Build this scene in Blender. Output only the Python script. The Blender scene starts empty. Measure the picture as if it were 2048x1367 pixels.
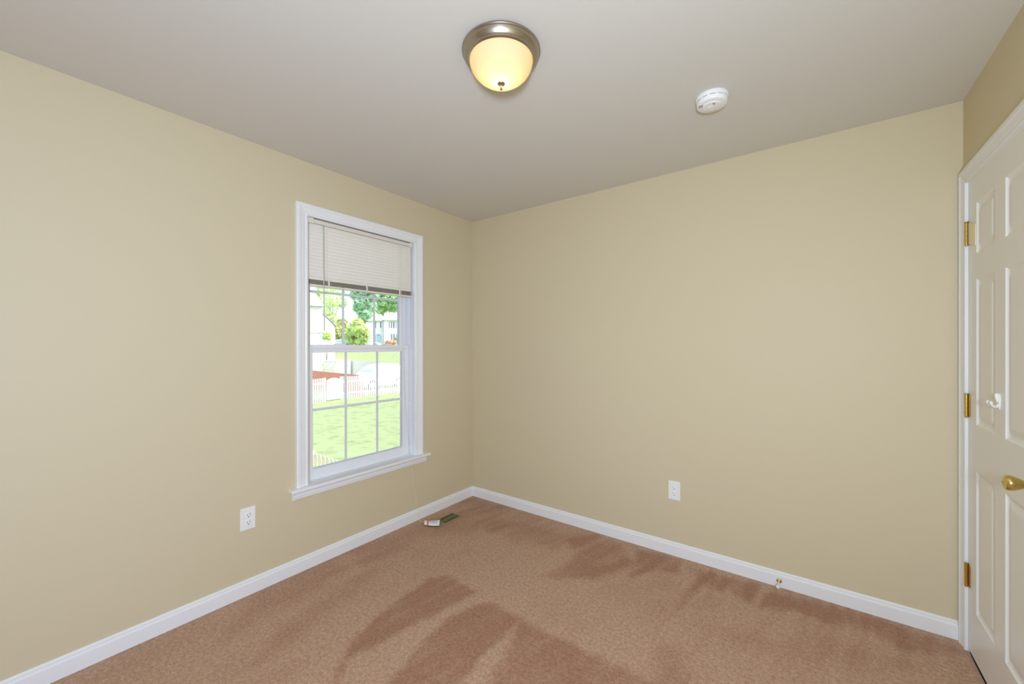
import bpy, bmesh, math, random
import numpy as np
from mathutils import Vector, Matrix

random.seed(7)
SC = bpy.context.scene
COL = SC.collection
PI = math.pi

# ------------------------------------------------------------------ room measures (metres)
XL, YB, XR, YF, H = -2.430, 2.676, 0.553, -2.0, 2.44
FW = Vector((-0.596506, 0.802608, -0.001026))
RT = Vector((0.802609, 0.596505, -0.000948))
UP = Vector((0.000149, 0.001389, 0.999999))
EYE = Vector((0.0, 0.0, 1.3356))
FPX = 804.1125

# ------------------------------------------------------------------ camera
cam = bpy.data.cameras.new('camera')
cam.sensor_width = 36.0
cam.lens = FPX / 2048 * 36.0
cam.shift_y = 8.4625 / 2048
cam.clip_start = 0.02
cam.clip_end = 600
camo = bpy.data.objects.new('camera', cam)
COL.objects.link(camo)
camo.matrix_world = Matrix(((RT.x, UP.x, -FW.x, EYE.x), (RT.y, UP.y, -FW.y, EYE.y), (RT.z, UP.z, -FW.z, EYE.z), (0, 0, 0, 1)))
SC.camera = camo

# ------------------------------------------------------------------ sky, sun, flash, exposure
SC.view_settings.view_transform = 'Standard'
SC.view_settings.look = 'None'
SC.view_settings.exposure = 0.0
SC.view_settings.gamma = 1.0
SC.view_settings.use_curve_mapping = False
SC.cycles.use_denoising = True
SC.cycles.max_bounces = 14
SC.cycles.diffuse_bounces = 8
SC.cycles.transparent_max_bounces = 16
SC.cycles.sample_clamp_indirect = 8.0
SC.cycles.caustics_reflective = False
SC.cycles.caustics_refractive = False

world = bpy.data.worlds.new('sky')
SC.world = world
world.use_nodes = True
wn = world.node_tree
wn.nodes.clear()
sky = wn.nodes.new('ShaderNodeTexSky')
sky.sky_type = 'NISHITA'
sky.sun_disc = False
sky.sun_elevation = math.radians(52)
sky.sun_rotation = math.radians(60)
sky.air_density = 1.0
sky.dust_density = 2.5
sky.ozone_density = 1.0
bg = wn.nodes.new('ShaderNodeBackground')
bg.inputs['Strength'].default_value = 0.50
wo = wn.nodes.new('ShaderNodeOutputWorld')
wn.links.new(sky.outputs[0], bg.inputs['Color'])
wn.links.new(bg.outputs[0], wo.inputs['Surface'])

def lamp(name, kind, loc, energy, color, **kw):
    l = bpy.data.lights.new(name, kind)
    l.energy = energy
    l.color = color
    for k, v in kw.items():
        setattr(l, k, v)
    o = bpy.data.objects.new(name, l)
    COL.objects.link(o)
    o.location = loc
    return o

sun = lamp('sun', 'SUN', (20, -10, 30), 1.40, (1.0, 0.94, 0.88), angle=math.radians(0.6))
sun.rotation_euler = Vector((-0.52, 0.30, -0.80)).to_track_quat('-Z', 'Y').to_euler()
flash = lamp('camera_flash', 'AREA', (0.20, -0.36, 1.40), 49.0, (0.72, 0.84, 1.0), shape='DISK', size=0.26)
flash.rotation_euler = (FW + RT * 0.24 + UP * 0.06).to_track_quat('-Z', 'Y').to_euler()

# added cool fill light, unseen behind the camera, to brighten the left wall
fill_light = lamp('added_fill_light', 'AREA', (XR - 0.03, -0.95, 1.25), 37.0, (0.49, 0.63, 1.0), shape='RECTANGLE', size=0.75, size_y=1.7)
fill_light.rotation_euler = Vector((-1, 0, 0)).to_track_quat('-Z', 'Y').to_euler()

# ------------------------------------------------------------------ materials
def srgb(r, g, b):
    def f(c):
        c /= 255.0
        return c / 12.92 if c <= 0.04045 else ((c + 0.055) / 1.055) ** 2.4
    return (f(r), f(g), f(b), 1.0)

def mat(name, color, rough=0.5, metal=0.0, bump=0.0, bscale=200.0, var=0.0, vscale=4.0, spec=0.5, trans=0.0, aniso=0.0):
    """A plain procedural material: colour with optional noise variation and noise bump."""
    m = bpy.data.materials.new(name)
    m.use_nodes = True
    nt = m.node_tree
    p = nt.nodes['Principled BSDF']
    p.inputs['Base Color'].default_value = color
    p.inputs['Roughness'].default_value = rough
    p.inputs['Metallic'].default_value = metal
    p.inputs['Specular IOR Level'].default_value = spec
    if aniso:
        p.inputs['Anisotropic'].default_value = aniso
    tc = nt.nodes.new('ShaderNodeTexCoord')
    if var:
        n = nt.nodes.new('ShaderNodeTexNoise')
        n.inputs['Scale'].default_value = vscale
        n.inputs['Detail'].default_value = 5
        nt.links.new(tc.outputs['Object'], n.inputs['Vector'])
        hs = nt.nodes.new('ShaderNodeHueSaturation')
        hs.inputs['Color'].default_value = color
        mr = nt.nodes.new('ShaderNodeMapRange')
        mr.inputs['From Min'].default_value = 0.25
        mr.inputs['From Max'].default_value = 0.50
        mr.inputs['To Min'].default_value = 1 - var
        mr.inputs['To Max'].default_value = 1 + var
        nt.links.new(n.outputs['Fac'], mr.inputs['Value'])
        nt.links.new(mr.outputs[0], hs.inputs['Value'])
        nt.links.new(hs.outputs[0], p.inputs['Base Color'])
    if bump:
        n2 = nt.nodes.new('ShaderNodeTexNoise')
        n2.inputs['Scale'].default_value = bscale
        n2.inputs['Detail'].default_value = 3
        nt.links.new(tc.outputs['Object'], n2.inputs['Vector'])
        b = nt.nodes.new('ShaderNodeBump')
        b.inputs['Strength'].default_value = bump
        b.inputs['Distance'].default_value = 0.002
        nt.links.new(n2.outputs['Fac'], b.inputs['Height'])
        nt.links.new(b.outputs[0], p.inputs['Normal'])
    if trans:
        out = nt.nodes['Material Output']
        t = nt.nodes.new('ShaderNodeBsdfTranslucent')
        t.inputs['Color'].default_value = color
        mx = nt.nodes.new('ShaderNodeMixShader')
        mx.inputs[0].default_value = trans
        nt.links.new(p.outputs[0], mx.inputs[1])
        nt.links.new(t.outputs[0], mx.inputs[2])
        nt.links.new(mx.outputs[0], out.inputs['Surface'])
        if var:
            nt.links.new(hs.outputs[0], t.inputs['Color'])
    return m

M = {}
M['wall'] = mat('beige_wall_paint', srgb(212, 200, 168), 0.55, bump=0.05, bscale=350, spec=0.35)
M['ceiling'] = mat('ceiling_paint', srgb(216, 213, 206), 0.9, bump=0.05, bscale=300, spec=0.2)
M['trim'] = mat('white_gloss_trim', srgb(238, 239, 240), 0.32, spec=0.5)
M['door'] = mat('white_door_paint', srgb(238, 238, 234), 0.35, bump=0.03, bscale=500)
M['vinyl'] = mat('white_vinyl', srgb(236, 237, 240), 0.35)
M['muntin'] = mat('grille_bar_vinyl', srgb(225, 228, 230), 0.4)
M['blind'] = mat('blind_slat_vinyl', srgb(250, 246, 238), 0.45, trans=0.16)
M['blind_solid'] = mat('blind_rail_enamel', srgb(228, 222, 210), 0.4)
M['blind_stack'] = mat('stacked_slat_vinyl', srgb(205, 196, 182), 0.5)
M['cord'] = mat('white_cord', srgb(238, 234, 222), 0.7)
M['wand'] = mat('clear_grey_plastic_wand', srgb(196, 194, 190), 0.3)
M['brass'] = mat('polished_brass', srgb(222, 194, 120), 0.22, metal=1.0)
M['pale_brass'] = mat('pale_brass', srgb(246, 238, 206), 0.35, metal=0.35)
M['nickel'] = mat('brushed_nickel', srgb(176, 166, 150), 0.30, metal=1.0, bump=0.02, bscale=900)
M['plastic'] = mat('white_plastic', srgb(240, 240, 238), 0.35)
M['rubber'] = mat('white_rubber', srgb(236, 236, 230), 0.6)
M['slot'] = mat('dark_slot', srgb(60, 58, 56), 0.8)
M['vent'] = mat('olive_brown_register', srgb(152, 139, 102), 0.45)
M['vent_in'] = mat('duct_dark', srgb(84, 74, 50), 0.8)
M['paper'] = mat('white_tag_paper', srgb(240, 238, 240), 0.6)
M['orange'] = mat('orange_print', srgb(236, 112, 30), 0.6)
M['grey_print'] = mat('grey_print', srgb(168, 166, 176), 0.6)
M['tag_back'] = mat('dark_tag_back', srgb(40, 38, 40), 0.7)

def glass_material():
    m = bpy.data.materials.new('window_glass')
    m.use_nodes = True
    nt = m.node_tree
    nt.nodes.clear()
    out = nt.nodes.new('ShaderNodeOutputMaterial')
    tr = nt.nodes.new('ShaderNodeBsdfTransparent')
    tr.inputs['Color'].default_value = (0.95, 0.97, 0.96, 1)
    gl = nt.nodes.new('ShaderNodeBsdfGlossy')
    gl.inputs['Roughness'].default_value = 0.02
    fr = nt.nodes.new('ShaderNodeFresnel')
    fr.inputs['IOR'].default_value = 1.45
    mx = nt.nodes.new('ShaderNodeMixShader')
    nt.links.new(fr.outputs[0], mx.inputs[0])
    nt.links.new(tr.outputs[0], mx.inputs[1])
    nt.links.new(gl.outputs[0], mx.inputs[2])
    nt.links.new(mx.outputs[0], out.inputs['Surface'])
    return m
M['glass'] = glass_material()

def shade_material():
    m = bpy.data.materials.new('frosted_lamp_glass')
    m.use_nodes = True
    nt = m.node_tree
    nt.nodes.clear()
    out = nt.nodes.new('ShaderNodeOutputMaterial')
    t = nt.nodes.new('ShaderNodeBsdfTranslucent')
    t.inputs['Color'].default_value = (0.98, 0.83, 0.52, 1)
    d = nt.nodes.new('ShaderNodeBsdfPrincipled')
    d.inputs['Base Color'].default_value = (0.92, 0.86, 0.70, 1)
    d.inputs['Roughness'].default_value = 0.6
    mx = nt.nodes.new('ShaderNodeMixShader')
    mx.inputs[0].default_value = 0.35
    nt.links.new(t.outputs[0], mx.inputs[1])
    nt.links.new(d.outputs[0], mx.inputs[2])
    nt.links.new(mx.outputs[0], out.inputs['Surface'])
    return m
M['shade'] = shade_material()

def bulb_material():
    m = bpy.data.materials.new('lit_bulb')
    m.use_nodes = True
    nt = m.node_tree
    nt.nodes.clear()
    out = nt.nodes.new('ShaderNodeOutputMaterial')
    e = nt.nodes.new('ShaderNodeEmission')
    e.inputs['Color'].default_value = (1.0, 0.76, 0.44, 1)
    e.inputs['Strength'].default_value = 20.0
    nt.links.new(e.outputs[0], out.inputs['Surface'])
    return m
M['bulb'] = bulb_material()

def carpet_material():
    m = bpy.data.materials.new('brown_cut_pile_carpet')
    m.use_nodes = True
    nt = m.node_tree
    p = nt.nodes['Principled BSDF']
    p.inputs['Roughness'].default_value = 1.0
    p.inputs['Specular IOR Level'].default_value = 0.1
    p.inputs['Sheen Weight'].default_value = 0.15
    tc = nt.nodes.new('ShaderNodeTexCoord')
    at = nt.nodes.new('ShaderNodeAttribute')
    at.attribute_name = 'nap'
    mx = nt.nodes.new('ShaderNodeMix')
    mx.data_type = 'RGBA'
    mx.inputs[6].default_value = srgb(187, 152, 125)
    mx.inputs[7].default_value = srgb(163, 121, 94)
    nt.links.new(at.outputs['Fac'], mx.inputs[0])
    n = nt.nodes.new('ShaderNodeTexNoise')
    n.inputs['Scale'].default_value = 170
    n.inputs['Detail'].default_value = 6
    n.inputs['Roughness'].default_value = 0.50
    nt.links.new(tc.outputs['Object'], n.inputs['Vector'])
    mr = nt.nodes.new('ShaderNodeMapRange')
    mr.inputs['From Min'].default_value = 0.3
    mr.inputs['From Max'].default_value = 0.7
    mr.inputs['To Min'].default_value = 0.56
    mr.inputs['To Max'].default_value = 1.40
    n2 = nt.nodes.new('ShaderNodeTexNoise')
    n2.inputs['Scale'].default_value = 62
    n2.inputs['Detail'].default_value = 3
    nt.links.new(tc.outputs['Object'], n2.inputs['Vector'])
    ad = nt.nodes.new('ShaderNodeMix')
    ad.inputs[0].default_value = 0.42
    nt.links.new(n.outputs['Fac'], ad.inputs[2])
    nt.links.new(n2.outputs['Fac'], ad.inputs[3])
    nt.links.new(ad.outputs[0], mr.inputs['Value'])
    hs = nt.nodes.new('ShaderNodeHueSaturation')
    nt.links.new(mx.outputs[2], hs.inputs['Color'])
    nt.links.new(mr.outputs[0], hs.inputs['Value'])
    nt.links.new(hs.outputs[0], p.inputs['Base Color'])
    b = nt.nodes.new('ShaderNodeBump')
    b.inputs['Strength'].default_value = 0.6
    b.inputs['Distance'].default_value = 0.006
    nt.links.new(ad.outputs[0], b.inputs['Height'])
    nt.links.new(b.outputs[0], p.inputs['Normal'])
    return m
M['carpet'] = carpet_material()

def grass_material():
    m = mat('lawn_grass', srgb(160, 171, 120), 0.9, var=0.20, vscale=2.6, spec=0.1)
    nt = m.node_tree
    n = [x for x in nt.nodes if x.type == 'TEX_NOISE'][0]
    n.inputs['Roughness'].default_value = 0.50
    n.inputs['Detail'].default_value = 9
    return m
M['grass'] = grass_material()
M['siding'] = mat('white_siding', srgb(234, 233, 228), 0.6, var=0.03, vscale=3)
M['roof'] = mat('pale_roof_shingle', srgb(206, 200, 196), 0.9, var=0.10, vscale=3)
M['far_glass'] = mat('house_window_glass', srgb(120, 128, 140), 0.2)
M['far_door'] = mat('pale_blue_door', srgb(176, 204, 224), 0.5)
M['white_fence'] = mat('white_fence_paint', srgb(232, 232, 234), 0.6)
M['red_fence'] = mat('hazed_red_brown_stain', srgb(224, 146, 122), 0.8, var=0.12, vscale=6)  # red-brown stain lightened to salmon, with distance haze painted into the colour
M['grey_fence'] = mat('weathered_grey_fence', srgb(222, 222, 224), 0.9, var=0.08, vscale=4)
M['pine_fence'] = mat('pale_pine_fence', srgb(240, 226, 190), 0.8, var=0.12, vscale=9)
M['bark'] = mat('tree_bark', srgb(176, 160, 140), 0.9, var=0.15, vscale=8)
M['car_white'] = mat('white_car_paint', srgb(242, 244, 246), 0.25)
M['car_silver'] = mat('silver_car_paint', srgb(200, 212, 224), 0.25)
M['car_blue'] = mat('blue_car_paint', srgb(120, 140, 200), 0.25)
M['car_glass'] = mat('car_glass', srgb(196, 206, 204), 0.3)
M['tyre'] = mat('dark_tyre', srgb(64, 64, 70), 0.8)
M['asphalt'] = mat('pale_asphalt', srgb(190, 188, 184), 0.9, var=0.05)

def leaf(name, r, g, b, var=0.3):
    return mat(name, srgb(r, g, b), 0.6, var=var, vscale=0.7, trans=0.45)

# ------------------------------------------------------------------ mesh builder
class MB:
    def __init__(self):
        self.bm = bmesh.new()

    def box(self, x0, x1, y0, y1, z0, z1, bevel=0.0, seg=2):
        b = bmesh.new()
        vs = [b.verts.new((x, y, z)) for x in (x0, x1) for y in (y0, y1) for z in (z0, z1)]
        for f in ((0, 1, 3, 2), (4, 6, 7, 5), (0, 4, 5, 1), (2, 3, 7, 6), (0, 2, 6, 4), (1, 5, 7, 3)):
            b.faces.new([vs[i] for i in f])
        if bevel:
            bmesh.ops.bevel(b, geom=list(b.edges), offset=bevel, segments=seg, affect='EDGES', profile=0.5)
        self.merge(b)
        return self

    def merge(self, b, mtx=None):
        bmesh.ops.recalc_face_normals(b, faces=list(b.faces))
        if mtx is not None:
            bmesh.ops.transform(b, matrix=mtx, verts=list(b.verts))
        me = bpy.data.meshes.new('tmp')
        b.to_mesh(me)
        b.free()
        self.bm.from_mesh(me)
        bpy.data.meshes.remove(me)

    def lathe(self, prof, origin, axis=(0, 0, 1), seg=48):
        """prof: list of (radius, height along axis); radius 0 closes the end."""
        b = bmesh.new()
        rings = []
        for r, h in prof:
            if r <= 1e-6:
                rings.append([b.verts.new((0, 0, h))])
            else:
                rings.append([b.verts.new((r * math.cos(2 * PI * k / seg), r * math.sin(2 * PI * k / seg), h)) for k in range(seg)])
        for A, B in zip(rings, rings[1:]):
            for k in range(seg):
                k2 = (k + 1) % seg
                if len(A) == 1 and len(B) == 1:
                    continue
                if len(A) == 1:
                    b.faces.new((A[0], B[k], B[k2]))
                elif len(B) == 1:
                    b.faces.new((A[k], B[0], A[k2]))
                else:
                    b.faces.new((A[k], B[k], B[k2], A[k2]))
        q = Vector((0, 0, 1)).rotation_difference(Vector(axis).normalized())
        self.merge(b, Matrix.Translation(Vector(origin)) @ q.to_matrix().to_4x4())
        return self

    def tube(self, pts, rad, seg=10, caps=True):
        pts = [Vector(p) for p in pts]
        rads = rad if isinstance(rad, (list, tuple)) else [rad] * len(pts)
        b = bmesh.new()
        rings = []
        n = None
        for i, p in enumerate(pts):
            t = (pts[min(i + 1, len(pts) - 1)] - pts[max(i - 1, 0)]).normalized()
            if n is None:
                n = t.orthogonal().normalized()
            else:
                n = (n - t * n.dot(t)).normalized()
            w = t.cross(n)
            rings.append([b.verts.new(p + (n * math.cos(2 * PI * k / seg) + w * math.sin(2 * PI * k / seg)) * rads[i]) for k in range(seg)])
        for A, B in zip(rings, rings[1:]):
            for k in range(seg):
                b.faces.new((A[k], B[k], B[(k + 1) % seg], A[(k + 1) % seg]))
        if caps:
            b.faces.new(rings[0])
            b.faces.new(rings[-1])
        self.merge(b)
        return self

    def prism(self, poly, d0, d1):
        """poly: 3-D points of one end; the other end is moved by the vector d1 - d0 (d0 shifts the first)."""
        b = bmesh.new()
        A = [b.verts.new(Vector(p) + Vector(d0)) for p in poly]
        B = [b.verts.new(Vector(p) + Vector(d1)) for p in poly]
        n = len(poly)
        b.faces.new(A)
        b.faces.new(B)
        for k in range(n):
            b.faces.new((A[k], B[k], B[(k + 1) % n], A[(k + 1) % n]))
        self.merge(b)
        return self

    def loft(self, rings, caps=True):
        b = bmesh.new()
        R = [[b.verts.new(p) for p in r] for r in rings]
        n = len(rings[0])
        for A, B in zip(R, R[1:]):
            for k in range(n):
                b.faces.new((A[k], B[k], B[(k + 1) % n], A[(k + 1) % n]))
        if caps:
            b.faces.new(R[0])
            b.faces.new(R[-1])
        self.merge(b)
        return self

    def sphere(self, c, r, sx=1, sy=1, sz=1, u=20, v=12):
        b = bmesh.new()
        bmesh.ops.create_uvsphere(b, u_segments=u, v_segments=v, radius=r)
        self.merge(b, Matrix.Translation(Vector(c)) @ Matrix.Diagonal((sx, sy, sz, 1)))
        return self

    def quad(self, a, b_, c, d):
        vs = [self.bm.verts.new(p) for p in (a, b_, c, d)]
        self.bm.faces.new(vs)
        return self

def world_origin(o):
    v = Vector((0, 0, 0))
    while o is not None:
        v = v + o.location
        o = o.parent
    return v

def obj(name, mb, material, parent=None, smooth=False, origin=None):
    """Link the builder as ONE mesh object; vertices were given in room coordinates."""
    bm = mb.bm
    if parent is not None:
        org = world_origin(parent)
        loc = Vector((0, 0, 0))
    else:
        if origin is None:
            xs = [v.co for v in bm.verts]
            org = Vector(((min(v.x for v in xs) + max(v.x for v in xs)) / 2, (min(v.y for v in xs) + max(v.y for v in xs)) / 2, min(v.z for v in xs)))
        else:
            org = Vector(origin)
        loc = org
    bmesh.ops.translate(bm, verts=list(bm.verts), vec=-org)
    me = bpy.data.meshes.new(name)
    bm.to_mesh(me)
    bm.free()
    if smooth:
        me.shade_smooth()
        try:
            me.set_sharp_from_angle(angle=math.radians(35))
        except Exception:
            pass
    o = bpy.data.objects.new(name, me)
    o.location = loc
    if parent is not None:
        o.parent = parent
    for mm in (material if isinstance(material, (list, tuple)) else [material]):
        me.materials.append(mm)
    COL.objects.link(o)
    return o

def tag(o, label, cat, group=None, kind=None):
    o['label'] = label
    o['category'] = cat
    if group:
        o['group'] = group
    if kind:
        o['kind'] = kind
    return o

def empty(name, loc, label, cat, group=None, kind=None):
    o = bpy.data.objects.new(name, None)
    o.empty_display_size = 0.05
    o.location = loc
    COL.objects.link(o)
    return tag(o, label, cat, group, kind)

def pix(px, py, D):
    """A point of the place: D metres in front of the camera, seen at that photograph pixel."""
    return EYE + (FW + RT * ((px - 1024) / FPX) - UP * ((py - 691.9625) / FPX)) * D

def on_floor(px, py, z=0.0):
    d = FW + RT * ((px - 1024) / FPX) - UP * ((py - 691.9625) / FPX)
    return EYE + d * ((z - EYE.z) / d.z)

# ------------------------------------------------------------------ room shell
WT = 0.15
# window opening in the left wall
OY0, OY1, OZ0, OZ1 = 1.200, 2.030, 0.483, 2.135
# door opening in the right wall
DY0, DY1, DZ1 = 1.855, 2.610, 2.062

mb = MB()
mb.box(XL - WT, XL, YF - WT, OY0, -0.25, H + 0.2)
mb.box(XL - WT, XL, OY1, YB + WT, -0.25, H + 0.2)
mb.box(XL - WT, XL, OY0, OY1, -0.25, OZ0)
mb.box(XL - WT, XL, OY0, OY1, OZ1, H + 0.2)
tag(obj('wall_left', mb, M['wall']), 'beige painted wall holding the single window', 'wall', kind='structure')
mb = MB().box(XL, XR + WT, YB, YB + WT, -0.25, H + 0.2)
tag(obj('wall_back', mb, M['wall']), 'beige painted blank wall with one outlet and the door stop', 'wall', kind='structure')
mb = MB()
mb.box(XR, XR + WT, YF - WT, DY0, -0.25, H + 0.2)
mb.box(XR, XR + WT, DY1, YB, -0.25, H + 0.2)
mb.box(XR, XR + WT, DY0, DY1, DZ1, H + 0.2)
mb.box(XR + 0.10, XR + WT, DY0, DY1, -0.25, DZ1)
tag(obj('wall_right', mb, M['wall']), 'beige painted wall around the white panelled door', 'wall', kind='structure')
mb = MB().box(XL, XR, YF - WT, YF, -0.25, H + 0.2)
tag(obj('wall_front', mb, M['wall']), 'beige painted wall behind the camera', 'wall', kind='structure')
mb = MB().box(XL, XR, YF, YB, H, H + 0.2)
tag(obj('ceiling', mb, M['ceiling']), 'flat off-white painted ceiling', 'ceiling', kind='structure')

# carpet, with the lay of the pile after vacuuming as an attribute
def crop(cx, cy):
    v = on_floor(700 + cx / 1.7067, 980 + cy / 1.7067)
    return (v.x, v.y)

NAP = [
    (1.0, 0.018, [(-60, 640), (0, 520), (130, 400), (275, 300), (330, 286), (425, 345), (330, 405), (140, 500), (0, 575), (-60, 700)]),
    (1.0, 0.018, [(60, 760), (130, 650), (250, 520), (330, 440), (415, 395), (480, 382), (585, 440), (520, 510), (440, 570), (340, 760)]),
    (0.85, 0.022, [(570, 438), (700, 500), (860, 572), (1000, 632), (1090, 700), (1000, 760), (420, 760), (470, 660), (540, 540)]),
    (0.55, 0.05, [(1060, 530), (1110, 545), (1180, 690), (1000, 690)]),
    (0.75, 0.03, [(740, 165), (840, 150), (920, 185), (965, 250), (900, 275), (830, 300), (700, 300), (660, 290), (760, 240)]),
    (0.8, 0.025, [(985, 205), (1130, 235), (1120, 285), (1060, 275), (960, 290)]),
    (0.8, 0.025, [(1150, 255), (1400, 325), (1390, 400), (1290, 345), (1200, 330), (1120, 400), (1180, 300)]),
    (0.85, 0.03, [(1400, 340), (1760, 420), (1900, 470), (2000, 500), (2075, 545), (1990, 560), (1850, 535), (1780, 470), (1640, 460), (1520, 410), (1380, 395)]),
    (0.45, 0.05, [(400, 20), (560, 62), (450, 130), (250, 160), (60, 260), (0, 250), (0, 200), (240, 110)]),
    (0.5, 0.05, [(480, 90), (760, 150), (700, 200), (540, 170), (440, 130)]),
    (0.4, 0.05, [(-300, 330), (-60, 220), (0, 260), (-200, 400), (-500, 560)]),
    (0.4, 0.04, [(-240, 470), (20, 290), (80, 260), (90, 300), (-100, 440), (-330, 600)]),
    (0.35, 0.06, [(1200, 460), (1700, 520), (1950, 600), (1700, 600), (1400, 560)]),
    (0.5, 0.012, [(545, 58), (556, 64), (452, 112), (446, 106)]),
]

def sdf_poly(px, py, poly):
    d = np.full(px.shape, 1e9)
    inside = np.zeros(px.shape, bool)
    n = len(poly)
    for i in range(n):
        ax, ay = poly[i]
        bx, by = poly[(i + 1) % n]
        ex, ey = bx - ax, by - ay
        t = np.clip(((px - ax) * ex + (py - ay) * ey) / (ex * ex + ey * ey + 1e-12), 0, 1)
        d = np.minimum(d, np.hypot(px - ax - t * ex, py - ay - t * ey))
        c = (ay > py) != (by > py)
        with np.errstate(divide='ignore', invalid='ignore'):
            xi = ax + (py - ay) * ex / (ey if abs(ey) > 1e-12 else 1e-12)
        inside ^= c & (px < xi)
    return np.where(inside, -d, d)

nx, ny = 260, 400
gx = np.linspace(XL, XR, nx)
gy = np.linspace(YF, YB, ny)
GX, GY = np.meshgrid(gx, gy)
rng = np.random.default_rng(3)
def vnoise(scale):
    a = rng.random((int((YB - YF) / scale) + 3, int((XR - XL) / scale) + 3))
    u = (GX - XL) / scale
    v = (GY - YF) / scale
    i, j = u.astype(int), v.astype(int)
    fu, fv = u - i, v - j
    fu, fv = fu * fu * (3 - 2 * fu), fv * fv * (3 - 2 * fv)
    return (a[j, i] * (1 - fu) + a[j, i + 1] * fu) * (1 - fv) + (a[j + 1, i] * (1 - fu) + a[j + 1, i + 1] * fu) * fv
jit = (vnoise(0.06) - 0.5) * 0.022 + (vnoise(0.02) - 0.5) * 0.016
nap = np.zeros(GX.shape)
for amt, soft, poly in NAP:
    s = sdf_poly(GX, GY, [crop(*q) for q in poly]) + jit
    nap = np.maximum(nap, amt * np.clip(0.5 - s / (2 * soft), 0, 1))
def stroke_noise(ax_, ay_, across, along):
    n_ = math.hypot(ax_, ay_)
    ux, uy = ax_ / n_, ay_ / n_
    U_ = (GX * ux + GY * uy) / along + 40
    V_ = (-GX * uy + GY * ux) / across + 120
    a = rng.random((400, 400))
    i, j = U_.astype(int), V_.astype(int)
    fu, fv = U_ - i, V_ - j
    fu, fv = fu * fu * (3 - 2 * fu), fv * fv * (3 - 2 * fv)
    j2, i2 = j % 399, i % 399
    return (a[j2, i2] * (1 - fu) + a[j2, i2 + 1] * fu) * (1 - fv) + (a[j2 + 1, i2] * (1 - fu) + a[j2 + 1, i2 + 1] * fu) * fv
c_a, c_b = crop(420, 345), crop(0, 575)
near_stroke = stroke_noise(c_b[0] - c_a[0], c_b[1] - c_a[1], 0.035, 0.5)
back_stroke = stroke_noise(0.25, 1.0, 0.045, 0.30)
wback = np.clip((GY - 2.0) / 0.3, 0, 1)
stroke = (near_stroke - 0.5) * 0.55 * (1 - wback) + (back_stroke - 0.5) * 1.3 * wback
streak = np.sin(GX * 95 + (vnoise(0.15) - 0.5) * 7) * 0.16 * np.clip((GY - 2.25) / 0.2, 0, 1) * np.clip((GX + 0.9) / 0.4, 0, 1)
nap = np.clip(nap * (0.80 + 0.5 * stroke + 0.3 * vnoise(0.04)) + stroke * 0.32 + (vnoise(0.03) - 0.5) * 0.16 + (vnoise(0.12) - 0.5) * 0.22 + (vnoise(0.35) - 0.5) * 0.25 + streak + 0.05, 0, 1)
# floor mesh: pile surface on top of a slab
verts = [(float(x), float(y), 0.0) for y in gy for x in gx]
faces = [(j * nx + i, j * nx + i + 1, (j + 1) * nx + i + 1, (j + 1) * nx + i) for j in range(ny - 1) for i in range(nx - 1)]
base = len(verts)
verts += [(XL, YF, -0.25), (XR, YF, -0.25), (XR, YB, -0.25), (XL, YB, -0.25)]
c00, c10, c11, c01 = 0, nx - 1, ny * nx - 1, (ny - 1) * nx
faces += [(base, base + 3, base + 2, base + 1),
          [base, base + 1] + [i for i in range(nx - 1, -1, -1)],
          [base + 1, base + 2] + [j * nx + nx - 1 for j in range(ny - 1, -1, -1)],
          [base + 2, base + 3] + [(ny - 1) * nx + i for i in range(0, nx)],
          [base + 3, base] + [j * nx for j in range(0, ny)]]
me = bpy.data.meshes.new('floor')
me.from_pydata(verts, [], faces)
att = me.attributes.new('nap', 'FLOAT', 'POINT')
att.data.foreach_set('value', np.concatenate([nap.ravel(), np.zeros(4)]).astype(np.float32))
me.materials.append(M['carpet'])
fl = bpy.data.objects.new('floor', me)
COL.objects.link(fl)
tag(fl, 'brown cut-pile carpet with darker vacuum tracks', 'carpet', kind='structure')

# baseboards: flat board with an ogee top
def base_profile():
    return [(0, 0.001), (0.013, 0.001), (0.013, 0.061), (0.0125, 0.064), (0.0085, 0.067), (0.0075, 0.071), (0.0085, 0.075), (0.0075, 0.080), (0.005, 0.083), (0.003, 0.085), (0, 0.085)]
mb = MB().prism([(XL + t, 0, z) for t, z in base_profile()], (0, YF, 0), (0, YB - 0.0005, 0))
tag(obj('baseboard_left', mb, M['trim']), 'white baseboard under the window wall', 'baseboard', kind='structure')
mb = MB().prism([(0, YB - t, z) for t, z in base_profile()], (XL + 0.0005, 0, 0), (XR - 0.018, 0, 0))
tag(obj('baseboard_back', mb, M['trim']), 'white baseboard along the blank wall, carrying the door stop', 'baseboard', kind='structure')
mb = MB().prism([(XR - t, 0, z) for t, z in base_profile()], (0, YF, 0), (0, 1.775, 0))
tag(obj('baseboard_right', mb, M['trim']), 'white baseboard beside the door, towards the camera', 'baseboard', kind='structure')

# ------------------------------------------------------------------ window
win = empty('window_1', (XL, 1.62, 0.49), 'white double-hung window with grille bars over the yard', 'window', kind='structure')
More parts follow.
